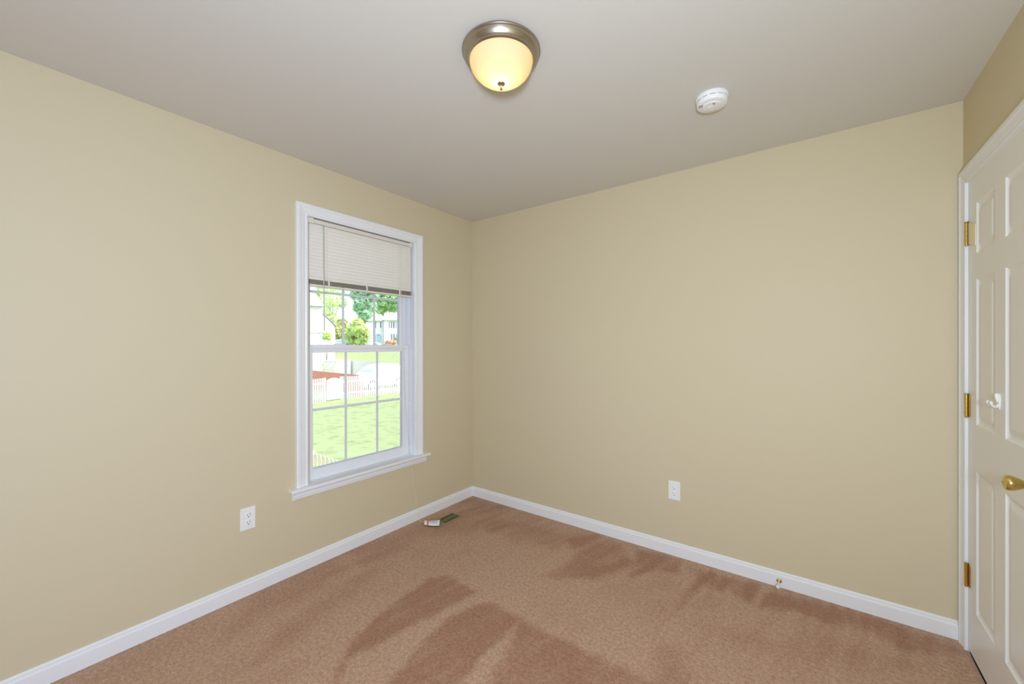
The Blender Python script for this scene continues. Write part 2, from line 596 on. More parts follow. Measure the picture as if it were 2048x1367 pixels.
# casing profile: distance from the inner edge outward, thickness off the wall
CAS = [(0.0, 0.0), (0.0, 0.009), (0.003, 0.0115), (0.010, 0.012), (0.014, 0.0095), (0.020, 0.0115), (0.040, 0.0155), (0.044, 0.0185), (0.054, 0.019), (0.060, 0.0185), (0.0635, 0.016), (0.0635, 0.0)]
def casing_frame(px, sgn, y0, y1, z0, z1, scale=1.0):
    """Mitred casing up one side, across the head and down the other; inner edges y0, y1, z1."""
    b = MB()
    def ring(fn):
        return [fn(w * scale, t) for w, t in CAS]
    r1 = ring(lambda w, t: (px + sgn * t, y0 - w, z0))
    r2 = ring(lambda w, t: (px + sgn * t, y0 - w, z1 + w))
    r3 = ring(lambda w, t: (px + sgn * t, y1 + w, z1 + w))
    r4 = ring(lambda w, t: (px + sgn * t, y1 + w, z0))
    b.loft([r1, r2, r3, r4])
    return b
CY0, CY1, CZ1 = 1.2065, 2.0245, 2.1170
obj('casing', casing_frame(XL, 1, CY0, CY1, 0.5035, CZ1, 1.09), M['trim'], win)
# jamb boards lining the opening
JX0 = XL - 0.058
mb = MB()
mb.box(JX0, XL + 0.0005, OY0, 1.2135, 0.50, 2.132)
mb.box(JX0, XL + 0.0005, 2.0175, OY1, 0.50, 2.132)
mb.box(JX0, XL + 0.0005, OY0, OY1, 2.1195, OZ1)
obj('jamb', mb, M['trim'], win)
mb = MB().box(XL - 0.058, XL, 1.2140, 2.0170, 0.4835, 0.5033, 0.0)
mb.box(XL, -2.380, 1.096, 2.1435, 0.4835, 0.5035, 0.004)
obj('window_sill', mb, M['trim'], win)
mb = MB().prism([(XL, 0, 0.483), (XL + 0.019, 0, 0.483), (XL + 0.017, 0, 0.474), (XL + 0.012, 0, 0.466), (XL + 0.013, 0, 0.452), (XL + 0.010, 0, 0.436), (XL + 0.007, 0, 0.432), (XL, 0, 0.432)], (0, 1.115, 0), (0, 2.131, 0))
obj('apron', mb, M['trim'], win)
# vinyl frame with grooved jamb liners
FX0, FX1 = XL - 0.148, JX0
mb = MB()
for y0, y1, s in ((OY0, 1.2135, 1), (2.0175, OY1, -1)):
    mb.box(FX0, FX1, y0, y1, 0.485, 2.133)
mb.box(FX0, FX1, 1.2135, 2.0175, 2.094, 2.133)
mb.box(FX0, FX1, 1.2135, 2.0175, 0.485, 0.506)
# ribs of the liner on both sides, above the lower sash
for yy, s in ((1.2135, 1), (2.0175, -1)):
    for xr in (-2.490, -2.4985, -2.507, -2.5155):
        a, b_ = sorted((yy, yy + s * 0.006))
        mb.box(xr - 0.0025, xr + 0.0025, a, b_, 1.345, 2.094)
obj('window_frame', mb, M['vinyl'], win)

def sash(name, xf, xb, z0, z1, top, bottom, ymax=2.0115, ymin=1.2195):
    """One sash: mitred rails and stiles with a sloped glazing bead."""
    yi0, yi1 = 1.270, 1.955
    b = MB()
    b.box(xb, xf, ymin, yi0, z0, z1, 0.002, 1)
    b.box(xb, xf, yi1, ymax, z0, z1, 0.002, 1)
    b.box(xb, xf, yi0, yi1, z0, z0 + bottom, 0.0)
    b.box(xb, xf, yi0, yi1, z1 - top, z1, 0.0)
    s = obj(name, b, M['vinyl'], win)
    return s, (yi0, yi1, z0 + bottom, z1 - top)

low, (ya, yb_, za, zb) = sash('lower_sash', -2.4885, -2.520, 0.506, 1.341, 0.047, 0.064)
bd = MB()   # bead around the lower glass
for (p, q) in (((ya, za), (yb_, za)), ((ya, zb), (yb_, zb))):
    sgn = 1 if p[1] == za else -1
    bd.prism([(-2.4895, p[0], p[1]), (-2.4895, p[0], p[1] - sgn * 0.010), (-2.4875, p[0], p[1] - sgn * 0.010), (-2.4865, p[0], p[1] - sgn * 0.002)], (0, 0, 0), (0, q[0] - p[0], 0))
obj('glazing_bead', bd, M['vinyl'], low)
obj('glass_pane', MB().box(-2.5175, -2.5135, ya - 0.004, yb_ + 0.004, za - 0.004, zb + 0.004), M['glass'], low)
mb = MB()
for yy in (1.5030, 1.7470):
    mb.box(-2.5125, -2.5075, yy - 0.008, yy + 0.008, za, zb, 0.001, 1)
mb.box(-2.5121, -2.5079, ya, yb_, 0.925, 0.941, 0.001, 1)
obj('muntin_grille', mb, M['muntin'], low)
mb = MB().box(-2.4885, -2.4815, 1.24, 1.99, 1.316, 1.324, 0.002, 1)
obj('finger_rail', mb, M['vinyl'], low)
for yy in (1.455, 1.835):
    lk = MB()
    lk.loft([[( -2.495 + a, yy + s * w, 1.341 + h) for a, w, h in ((0, 0.036, 0), (0, 0.030, 0.006), (0, 0.012, 0.011))] +
             [(-2.495 + a, yy - s * w, 1.341 + h) for a, w, h in ((0, 0.012, 0.011), (0, 0.030, 0.006), (0, 0.036, 0))]
             for s in (1,)] + [[(-2.516, yy + w, 1.341 + h) for w, h in ((0.036, 0), (0.030, 0.006), (0.012, 0.011), (-0.012, 0.011), (-0.030, 0.006), (-0.036, 0))]])
    obj('sash_lock', lk, M['vinyl'], low)

upp, (ya, yb_, za, zb) = sash('upper_sash', -2.5225, -2.5545, 1.300, 2.094, 0.045, 0.043)
obj('glass_pane', MB().box(-2.5515, -2.5475, ya - 0.004, yb_ + 0.004, za - 0.004, zb + 0.004), M['glass'], upp)
mb = MB()
for yy in (1.5040, 1.7460):
    mb.box(-2.5465, -2.5415, yy - 0.008, yy + 0.008, za, zb, 0.001, 1)
mb.box(-2.5461, -2.5419, ya, yb_, 1.675, 1.691, 0.001, 1)
obj('muntin_grille', mb, M['muntin'], upp)
mb = MB().box(-2.486, -2.480, 2.0115, 2.0175, 0.885, 0.905, 0.001, 1)
obj('sash_clip', mb, M['vinyl'], win)

# ------------------------------------------------------------------ window blind
BX = -2.452
BY0, BY1 = 1.228, 2.004
bl = empty('window_blind', (BX, 1.62, 1.68), 'off-white mini blind lowered over the top third of the window', 'blind')
mb = MB()
mb.prism([(BX - 0.016, 0, 2.0870), (BX + 0.0145, 0, 2.0870), (BX + 0.016, 0, 2.0895), (BX + 0.016, 0, 2.1095), (BX + 0.0145, 0, 2.1115), (BX + 0.013, 0, 2.1090), (BX + 0.013, 0, 2.0905), (BX - 0.013, 0, 2.0905), (BX - 0.013, 0, 2.1115), (BX - 0.016, 0, 2.1115)], (0, BY0, 0), (0, BY1, 0))
obj('headrail', mb, M['blind_solid'], bl)
for y0, y1 in ((BY0 - 0.010, BY0 + 0.022), (BY1 - 0.022, BY1 + 0.006)):
    obj('mounting_bracket', MB().box(BX - 0.018, BX + 0.019, y0, y1, 2.083, 2.117, 0.002, 1), M['blind_solid'], bl)
# each end of the lower slats hangs a little lower on the left
TILT = 0.005
def zdrop(z):
    k = max(0.0, min(1.0, (2.06 - z) / 0.29))
    return TILT * k
def slat(b, z, ang, w=0.0255, drop=None):
    d = zdrop(z) if drop is None else drop
    top, bot = [], []
    for k in range(7):
        u = (k / 6 - 0.5) * w
        c = 0.0016 * (1 - (2 * k / 6 - 1) ** 2)
        top.append((u, c + 0.00025))
        bot.append((u, c - 0.00025))
    sec = top + bot[::-1]
    ca, sa = math.cos(ang), math.sin(ang)
    def P(u, v, y, dz):
        return (BX + u * ca + v * sa * 1.0, y, z + dz - u * sa + v * ca)
    b.loft([[P(u, v, BY0, -d) for u, v in sec], [P(u, v, BY1, 0) for u, v in sec]])
mb = MB()
SLATS = [2.0735 - 0.0208 * k for k in range(16)]
for zz in SLATS:
    slat(mb, zz, math.radians(-64))
obj('slats', mb, M['blind'], bl, smooth=True)
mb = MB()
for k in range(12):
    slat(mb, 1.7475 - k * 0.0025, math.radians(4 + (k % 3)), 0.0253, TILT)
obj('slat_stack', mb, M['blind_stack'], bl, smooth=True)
mb = MB()
d = TILT
sec = [(-0.0125, 1.705), (-0.0125, 1.7165), (0.0125, 1.7165), (0.0135, 1.714), (0.0135, 1.7065), (0.0125, 1.7045)]
mb.loft([[(BX + u, BY0, z - d) for u, z in sec], [(BX + u, BY1 + 0.002, z) for u, z in sec]])
obj('bottom_rail', mb, M['blind_solid'], bl)
for yy in (1.345, 1.615, 1.888):
    k = (BY1 - yy) / (BY1 - BY0) * TILT
    mb = MB().tube([(BX + 0.0135, yy - 0.002, 1.754 - k), (BX + 0.0155, yy, 1.744 - k), (BX + 0.0150, yy + 0.002, 1.720 - k), (BX + 0.0142, yy + 0.001, 1.712 - k)], [0.004, 0.006, 0.006, 0.004], 8)
    obj('cord_clip', mb, M['blind_solid'], bl, smooth=True)
for yy in (1.333, 1.880):
    mb = MB()
    mb.tube([(BX + 0.0125, yy, 2.086), (BX + 0.0125, yy, 1.74)], 0.0008, 6)
    for z in SLATS:
        mb.sphere((BX + 0.0115, yy, z - zdrop(z) * (BY1 - yy) / (BY1 - BY0) - 0.009), 0.0022, 1, 1, 1.3, 8, 6)
    obj('ladder_cord', mb, M['cord'], bl, smooth=True)
mb = MB().tube([(BX + 0.020, 1.306, 2.089), (BX + 0.021, 1.307, 2.066)], 0.0035, 10).tube([(BX + 0.021, 1.307, 2.066), (BX + 0.022, 1.312, 1.43)], 0.0032, 8)
obj('tilt_wand', mb, M['wand'], bl, smooth=True)
# lift cord: down the window, over the sill, to the floor
cord_pts = [(BX + 0.018, 1.893, 2.089), (BX + 0.019, 1.896, 1.90), (BX + 0.020, 1.902, 1.60), (BX + 0.021, 1.911, 1.30), (BX + 0.026, 1.927, 0.90), (BX + 0.050, 1.944, 0.56), (-2.384, 1.950, 0.5075), (-2.3765, 1.951, 0.500),
            (-2.378, 1.953, 0.470), (-2.392, 1.972, 0.40), (-2.404, 2.000, 0.25), (-2.408, 2.025, 0.105), (-2.402, 2.034, 0.04), (-2.392, 2.037, 0.006), (-2.370, 2.036, 0.004), (-2.343, 2.031, 0.010)]
mb = MB().tube(cord_pts, 0.0013, 6)
obj('lift_cord', mb, M['cord'], bl, smooth=True)

# ------------------------------------------------------------------ warning tag on the end of the cord
tg = empty('cord_tag', (-2.27, 2.06, 0.002), 'small curled white paper tag with an orange band lying against the floor vent', 'tag')
TA, TB, TC, TD = on_floor(849.5, 1041, 0.012), on_floor(880.5, 1039.5, 0.016), on_floor(878.5, 1051.5, 0.014), on_floor(848.5, 1049.5, 0.010)
def tagpt(u, v, dz=0.0):
    p = TA.lerp(TB, u).lerp(TD.lerp(TC, u), v)
    bow = 0.010 * (4 * v * (1 - v)) + 0.004 * (2 * u - 1) ** 2
    return Vector((p.x, p.y, p.z + bow + dz))
def tagpatch(u0, u1, v0, v1, dz, th, nu=8, nv=8):
    b = MB()
    tops = [[tagpt(u0 + (u1 - u0) * i / nu, v0 + (v1 - v0) * j / nv, dz + th) for i in range(nu + 1)] for j in range(nv + 1)]
    bots = [[tagpt(u0 + (u1 - u0) * i / nu, v0 + (v1 - v0) * j / nv, dz) for i in range(nu + 1)] for j in range(nv + 1)]
    b.loft([t + bb[::-1] for t, bb in zip(tops, bots)])
    return b
obj('back', tagpatch(0.01, 0.99, 0.01, 0.99, -0.0012, 0.0010), M['tag_back'], tg)
obj('sheet', tagpatch(0, 1, 0, 1, 0, 0.0005), M['paper'], tg, smooth=True)
obj('warning_band', tagpatch(0.17, 0.27, 0.0, 1.0, 0.0005, 0.0003), M['orange'], tg)
pr = MB()
pr_rows = [tagpatch(0.33 + 0.075 * k, 0.355 + 0.075 * k, 0.12, 0.84 - 0.09 * (k % 3), 0.0005, 0.0003, 2, 8) for k in range(7)]
for r in pr_rows:
    r.bm.faces.ensure_lookup_table()
    pr.merge(r.bm.copy())
    r.bm.free()
obj('printed_text', pr, M['grey_print'], tg)

# ------------------------------------------------------------------ floor vent
VX0, VX1, VY0, VY1 = -2.312, -2.186, 2.028, 2.302
vt = empty('floor_vent', ((VX0 + VX1) / 2, (VY0 + VY1) / 2, 0), 'olive brown metal floor register set in the carpet under the window', 'vent')
mb = MB()
fw_ = 0.016
zt = 0.006
for (x0, x1, y0, y1) in ((VX0, VX0 + fw_, VY0, VY1), (VX1 - fw_, VX1, VY0, VY1), (VX0 + fw_, VX1 - fw_, VY0, VY0 + fw_), (VX0 + fw_, VX1 - fw_, VY1 - fw_, VY1)):
    mb.box(x0, x1, y0, y1, 0.0005, zt, 0.0015, 1)
obj('frame', mb, M['vent'], vt)
mb = MB().box(VX0 + fw_, VX1 - fw_, VY0 + fw_, VY1 - fw_, 0.0004, 0.0012)
obj('duct_opening', mb, M['vent_in'], vt)
mb = MB()
k = 0
y = VY0 + fw_ + 0.006
while y < VY1 - fw_ - 0.004:
    tilt = 0.0022 if y < VY0 + 0.085 else -0.0022
    mb.prism([(0, y - 0.0012 - tilt, 0.0013), (0, y + 0.0012 - tilt, 0.0013), (0, y + 0.0012 + tilt, 0.0048), (0, y - 0.0012 + tilt, 0.0048)], (VX0 + fw_, 0, 0), (VX1 - fw_, 0, 0))
    y += 0.0066
mb.box(VX0 + fw_, VX1 - fw_, VY0 + 0.084, VY0 + 0.090, 0.0013, 0.0056)
mb.box(-2.2515, -2.2465, VY0 + fw_, VY1 - fw_, 0.0013, 0.0052)
obj('louvers', mb, M['vent'], vt)

# ------------------------------------------------------------------ outlets
def outlet(name, make, label):
    """make(u, v, t) -> room point; u across, v up, t off the wall."""
    o = empty(name, make(0, -0.059, 0), label, 'outlet', 'wall outlets')
    W, V, T = 0.0365, 0.0595, 0.006
    b = MB()
    b.loft([[make(s * (W - i), r * (V - i), t) for s, r in ((-1, -1), (1, -1), (1, 1), (-1, 1))] for i, t in ((0, 0.0003), (0, 0.003), (0.0012, 0.005), (0.004, T))])
    obj('cover_plate', b, M['plastic'], o)
    for c in (0.0195, -0.0195):
        b = MB()
        def ring(rad, t):
            pts = []
            for k in range(28):
                a = 2 * PI * k / 28
                pts.append(make(max(-0.0135, min(0.0135, rad * math.cos(a))), c + rad * 0.92 * math.sin(a) * 0.88, t))
            return pts
        b.loft([ring(0.0165, T - 0.002), ring(0.0165, T + 0.0018), ring(0.0155, T + 0.0024)])
        rc = obj('receptacle', b, M['plastic'], o, smooth=True)
        b = MB()
        def slot(u0, u1, v0, v1):
            b.loft([[make(u, v, t) for u, v in ((u0, v0), (u1, v0), (u1, v1), (u0, v1))] for t in (T + 0.001, T + 0.0027)])
        slot(-0.0072, -0.0054, c - 0.001, c + 0.008)
        slot(0.0054, 0.0072, c + 0.0005, c + 0.008)
        b.loft([[make(0.0026 * math.cos(2 * PI * k / 12), c - 0.0085 + 0.0026 * math.sin(2 * PI * k / 12), t) for k in range(12)] for t in (T + 0.001, T + 0.0027)])
        obj('slots', b, M['slot'], rc)
    b = MB()
    b.loft([[make(0.003 * math.cos(2 * PI * k / 14), 0.003 * math.sin(2 * PI * k / 14), t) for k in range(14)] for t in (T - 0.001, T + 0.001)])
    obj('screw', b, M['plastic'], o)
    return o
outlet('wall_outlet', lambda u, v, t: Vector((XL + t, 0.8865 - u * -1, 0.410 + v)), 'white duplex outlet low on the window wall, below and left of the window')
outlet('wall_outlet', lambda u, v, t: Vector((-0.6985 + u, YB - t, 0.4125 + v)), 'white duplex outlet low on the blank wall facing the camera')

# ------------------------------------------------------------------ door stop
ds = empty('door_stop', (-0.141, YB - 0.013, 0.02), 'brass door stop with white rubber tip on the blank wall baseboard', 'door stop')
c0 = Vector((-0.141, YB - 0.013, 0.036))
ax = Vector((-0.02, -1, -0.05)).normalized()
mb = MB().lathe([(0, 0), (0.0125, 0), (0.0125, 0.0015), (0.0105, 0.0035), (0.007, 0.005), (0.0045, 0.008), (0, 0.008)], c0, ax, 28)
obj('base', mb, M['brass'], ds, smooth=True)
mb = MB().tube([c0 + ax * 0.004, c0 + ax * 0.058], 0.0038, 12)
obj('rod', mb, M['pale_brass'], ds, smooth=True)
mb = MB().lathe([(0, 0), (0.0085, 0), (0.0095, 0.002), (0.0095, 0.011), (0.007, 0.014), (0.003, 0.0145), (0.002, 0.012), (0, 0.012)], c0 + ax * 0.055, ax, 24)
obj('rubber_tip', mb, M['rubber'], ds, smooth=True)

# ------------------------------------------------------------------ door
dr = empty('door_1', (XR, 2.23, 0.0), 'white six-panel door with brass hinges and knob in white casing', 'door', kind='structure')
DS0, DS1, DB, DT = 1.873, 2.592, 0.014, 2.046     # slab extents
def ring_rect(y0, y1, z0, z1, x):
    return [(x, y0, z0), (x, y1, z0), (x, y1, z1), (x, y0, z1)]
def door_slab():
    """Moulded six-panel face: stiles and rails as a grid, each panel sunk and raised again."""
    b = bmesh.new()
    P0 = [(2.286, 2.496), (1.975, 2.185)]
    Z0 = [(0.212, 0.812), (1.004, 1.611), (1.719, 1.930)]
    ys = sorted({DS0, DS1, *[v for p in P0 for v in p]})
    zs = sorted({DB, DT, *[v for p in Z0 for v in p]})
    xf = XR
    def add(pts):
        b.faces.new([b.verts.new(p) for p in pts])
    for i in range(len(ys) - 1):
        for j in range(len(zs) - 1):
            y0, y1, z0, z1 = ys[i], ys[i + 1], zs[j], zs[j + 1]
            if (y0, y1) in P0 and (z0, z1) in Z0:
                rings = [ring_rect(y0 + d, y1 - d, z0 + d, z1 - d, xf + t) for d, t in ((0, 0), (0.004, 0.0045), (0.010, 0.0075), (0.018, 0.0085), (0.022, 0.008), (0.040, 0.0025), (0.046, 0.0018))]
                for A, B in zip(rings, rings[1:]):
                    for k in range(4):
                        add((A[k], A[(k + 1) % 4], B[(k + 1) % 4], B[k]))
                add(rings[-1])
            else:
                add(ring_rect(y0, y1, z0, z1, xf))
    bk = ring_rect(DS0, DS1, DB, DT, xf + 0.035)
    ft = ring_rect(DS0, DS1, DB, DT, xf)
    add(bk)
    for k in range(4):
        add((ft[k], ft[(k + 1) % 4], bk[(k + 1) % 4], bk[k]))
    bmesh.ops.remove_doubles(b, verts=list(b.verts), dist=1e-5)
    m_ = MB()
    m_.merge(b)
    return m_
obj('door_panel', door_slab(), M['door'], dr)
mb = MB()
mb.box(XR + 0.0005, XR + 0.0995, DS1 + 0.003, DY1 - 0.0005, 0.0, DZ1 - 0.0005)
mb.box(XR + 0.0005, XR + 0.0995, DY0 + 0.0005, DS0 - 0.003, 0.0, DZ1 - 0.0005)
mb.box(XR + 0.0005, XR + 0.0995, DS0 - 0.003, DS1 + 0.003, DT + 0.003, DZ1 - 0.0005)
mb.box(XR + 0.038, XR + 0.05, DS1 - 0.010, DS1 + 0.003, 0.0, DT + 0.003)
mb.box(XR + 0.038, XR + 0.05, DS0, DS1, DT - 0.009, DT + 0.003)
obj('jamb', mb, M['trim'], dr)
obj('casing', casing_frame(XR, -1, 1.864, 2.602, 0.0, 2.046, 1.0), M['trim'], dr)
# hinges
def hinge(zc, open_leaf):
    y = 2.5955
    xk = XR - 0.0075
    b = MB()
    for k in range(5):
        z0 = zc - 0.0475 + k * 0.019
        b.lathe([(0, 0), (0.0060, 0), (0.0064, 0.0003), (0.0064, 0.0185), (0.0060, 0.0188), (0, 0.0188)], (xk, y, z0), (0, 0, 1), 18)
    b.lathe([(0, 0), (0.0045, 0), (0.0075, 0.0015), (0.0075, 0.0045), (0.004, 0.007), (0, 0.0072)], (xk, y, zc + 0.0475), (0, 0, 1), 16)
    b.lathe([(0, 0), (0.004, 0.001), (0.006, 0.004), (0.006, 0.006), (0, 0.006)], (xk, y, zc - 0.0535), (0, 0, 1), 16)
    h = obj('hinge', b, M['brass'], dr, smooth=True)
    b = MB()
    if open_leaf:
        # leaf lying loose on the door face, sagging towards the panel
        q = [(2.5905, zc - 0.047), (2.5905, zc + 0.047), (2.4975, zc + 0.020), (2.4975, zc - 0.068)]
        b.loft([[(x, yy, zz) for yy, zz in q] for x in (XR - 0.0005, XR - 0.0030)])
        lf = obj('leaf', b, M['pale_brass'], h)
    else:
        b.box(XR - 0.0025, XR - 0.0003, 2.5705, 2.5915, zc - 0.046, zc + 0.046, 0.0008, 1)
        lf = obj('leaf', b, M['brass'], h)
    return h
hinge(1.822, True)
hinge(1.073, False)
hinge(0.334, False)
# knob: rose, neck and tulip-shaped handle
mb = MB()
ky, kz = 1.932, 0.907
mb.lathe([(0, 0), (0.032, 0), (0.032, 0.003), (0.029, 0.007), (0.018, 0.010), (0.0125, 0.012), (0.0115, 0.022), (0.013, 0.028), (0.018, 0.038), (0.0225, 0.048), (0.0240, 0.055), (0.0235, 0.061), (0.020, 0.066), (0.012, 0.0685), (0.004, 0.0695), (0.002, 0.072), (0, 0.0722)], (XR, ky, kz), (-1, 0, 0), 40)
obj('door_knob', mb, M['brass'], dr, smooth=True)

# coat hook on the door
hk = empty('coat_hook', (XR, 2.236, 1.105), 'small white double coat hook fixed on the door between the panels', 'hook')
hy, hz = 2.236, 1.130
mb = MB()
mb.loft([[(XR - t, hy + r * 0.010 * math.cos(2 * PI * k / 20), hz + r * 0.030 * math.sin(2 * PI * k / 20)) for k in range(20)] for t, r in ((0.0003, 1.0), (0.003, 1.0), (0.005, 0.8))])
obj('base_plate', mb, M['plastic'], hk, smooth=True)
for s in (1, -1):
    mb = MB().tube([(XR - 0.004, hy, hz - 0.012), (XR - 0.010, hy + s * 0.006, hz - 0.019), (XR - 0.018, hy + s * 0.012, hz - 0.018), (XR - 0.024, hy + s * 0.016, hz - 0.011), (XR - 0.0255, hy + s * 0.017, hz - 0.004)], [0.0045, 0.0042, 0.004, 0.0042, 0.0048], 12)
    mb.sphere((XR - 0.0255, hy + s * 0.017, hz - 0.003), 0.0050)
    obj('prong', mb, M['plastic'], hk, smooth=True)
mb = MB().tube([(XR - 0.004, hy, hz - 0.002), (XR - 0.007, hy, hz + 0.010), (XR - 0.009, hy, hz + 0.020), (XR - 0.008, hy, hz + 0.026)], [0.0042, 0.0042, 0.005, 0.0055], 12)
mb.sphere((XR - 0.008, hy, hz + 0.026), 0.0054)
obj('upper_prong', mb, M['plastic'], hk, smooth=True)

# ------------------------------------------------------------------ ceiling lamp
LX, LY = -0.932, 1.188
cl = empty('ceiling_lamp', (LX, LY, H), 'flush ceiling lamp with brushed nickel rim and lit frosted glass bowl', 'lamp')
mb = MB().lathe([(0, -0.0003), (0.1445, -0.0003), (0.1465, -0.003), (0.1465, -0.007), (0.1440, -0.010), (0.1420, -0.011), (0.1400, -0.017), (0.1335, -0.030), (0.1290, -0.0335), (0.1285, -0.0365), (0.1260, -0.0390), (0.1215, -0.0405), (0.1185, -0.0385), (0.1185, -0.020), (0, -0.020)], (LX, LY, H), (0, 0, 1), 96)
obj('metal_rim', mb, M['nickel'], cl, smooth=True)
mb = MB().lathe([(0.1180, -0.036), (0.1180, -0.043), (0.1162, -0.053), (0.1115, -0.065), (0.1035, -0.078), (0.0915, -0.091), (0.0755, -0.103), (0.0560, -0.1125), (0.0350, -0.1185), (0.0150, -0.1210), (0.0, -0.1213)], (LX, LY, H), (0, 0, 1), 96)
obj('glass_shade', mb, M['shade'], cl, smooth=True)
mb = MB().lathe([(0, -0.1205), (0.0135, -0.1205), (0.0145, -0.1222), (0.0130, -0.1250), (0.0085, -0.1275), (0.0050, -0.1300), (0.0042, -0.1370), (0.0052, -0.1415), (0.0042, -0.1450), (0, -0.1462)], (LX, LY, H), (0, 0, 1), 28)
obj('finial', mb, M['nickel'], cl, smooth=True)
mb = MB().sphere((LX, LY, H - 0.078), 0.024, 1, 1, 1.1)
obj('bulb', mb, M['bulb'], cl, smooth=True)

# ------------------------------------------------------------------ smoke detector
SX, SY = -0.353, 1.966
sd = empty('smoke_detector', (SX, SY, H), 'round white smoke detector on the ceiling', 'smoke detector')
mb = MB().lathe([(0, -0.0003), (0.0652, -0.0003), (0.0662, -0.002), (0.0662, -0.009), (0.0647, -0.011), (0, -0.011)], (SX, SY, H), (0, 0, 1), 72)
obj('base', mb, M['plastic'], sd, smooth=True)
mb = MB().lathe([(0, -0.0108), (0.0619, -0.0108), (0.0628, -0.014), (0.0628, -0.018), (0.0605, -0.0185), (0.0605, -0.0200), (0.0626, -0.0205), (0.0619, -0.030), (0.0595, -0.0370), (0.0567, -0.0385), (0.0397, -0.0400), (0.0369, -0.0430), (0.0340, -0.0435), (0, -0.0440)], (SX, SY, H), (0, 0, 1), 72)
cv = obj('cover', mb, M['plastic'], sd, smooth=True)
mb = MB()
for k in range(12):
    a0 = 2 * PI * k / 12
    pts = [(SX + 0.0612 * math.cos(a0 + t), SY + 0.0612 * math.sin(a0 + t), H - 0.0193) for t in np.linspace(0.06, 0.40, 7)]
    mb.tube(pts, 0.0009, 6)
obj('side_slits', mb, M['slot'], cv)
vdir = Vector((SX, SY, 0)).normalized()
vside = Vector((-vdir.y, vdir.x, 0))
def sdp(a, b_, z):
    v = Vector((SX, SY, 0)) + vdir * a + vside * b_
    return Vector((v.x, v.y, H + z))
mb = MB()
for k in range(3):
    c_ = 0.038 + 0.006 * k
    mb.tube([sdp(-0.026 + 0.002 * k, c_, -0.0400), sdp(-0.010 + 0.002 * k, c_ + 0.001, -0.0402)], 0.0012, 6)
obj('sounder_slots', mb, M['slot'], cv)
mb = MB().box(-0.0045, 0.0045, -0.002, 0.002, -0.001, 0.001)
bmesh.ops.transform(mb.bm, matrix=Matrix.Translation(sdp(-0.022, -0.008, -0.0437)) @ Matrix.Rotation(math.radians(40), 4, 'Z'), verts=list(mb.bm.verts))
obj('indicator', mb, M['slot'], cv)
mb = MB().lathe([(0, 0), (0.012, 0), (0.0125, -0.0008), (0.0115, -0.0022), (0, -0.0026)], sdp(0.004, 0.006, -0.0437), (0, 0, 1), 28)
obj('test_button', mb, M['plastic'], sd, smooth=True)

# ================================================================== outside
G0 = -1.98
def gz(p):
    """Height of the ground: a flat yard, then a grassy bank up to the street."""
    D = (p - EYE).dot(FW)
    L = (p - EYE).dot(RT)
    t = max(0.0, min(1.0, (D - 47.0) / 31.0))
    return G0 + (1.22 - G0) * (t * t * (3 - 2 * t) * 0.35 + t * 0.65)
def at(px, D):
    p = pix(px, 691.96, D)
    p.z = gz(p)
    return p
def ht(py, D):
    return EYE.z + (691.96 - py) * D / FPX

b = bmesh.new()
Ds = [2.2, 4, 6, 9, 13, 18, 24, 30, 36, 42, 46, 48, 50, 53, 56, 60, 64, 68, 72, 75, 77, 78.5, 82, 90, 120, 180, 300]
rows = []
for D in Ds:
    row = []
    for k in range(15):
        L = -(0.92 * D + 6) + (0.95 * D + 10) * k / 14
        p = EYE + FW * D + RT * L
        p.z = gz(p)
        if p.x > XL - WT - 0.05:
            p = Vector((XL - WT - 0.05, p.y, G0))
        row.append(b.verts.new(p))
    rows.append(row)
for A, B in zip(rows, rows[1:]):
    for k in range(14):
        try:
            b.faces.new((A[k], A[k + 1], B[k + 1], B[k]))
        except Exception:
            pass
ex = bmesh.ops.extrude_face_region(b, geom=list(b.faces))
bmesh.ops.translate(b, verts=[v for v in ex['geom'] if isinstance(v, bmesh.types.BMVert)], vec=(0, 0, -0.6))
mb = MB()
mb.merge(b)
tag(obj('lawn', mb, M['grass'], smooth=True), 'bright green mown lawn rising to a bank behind the fences', 'lawn', kind='structure')

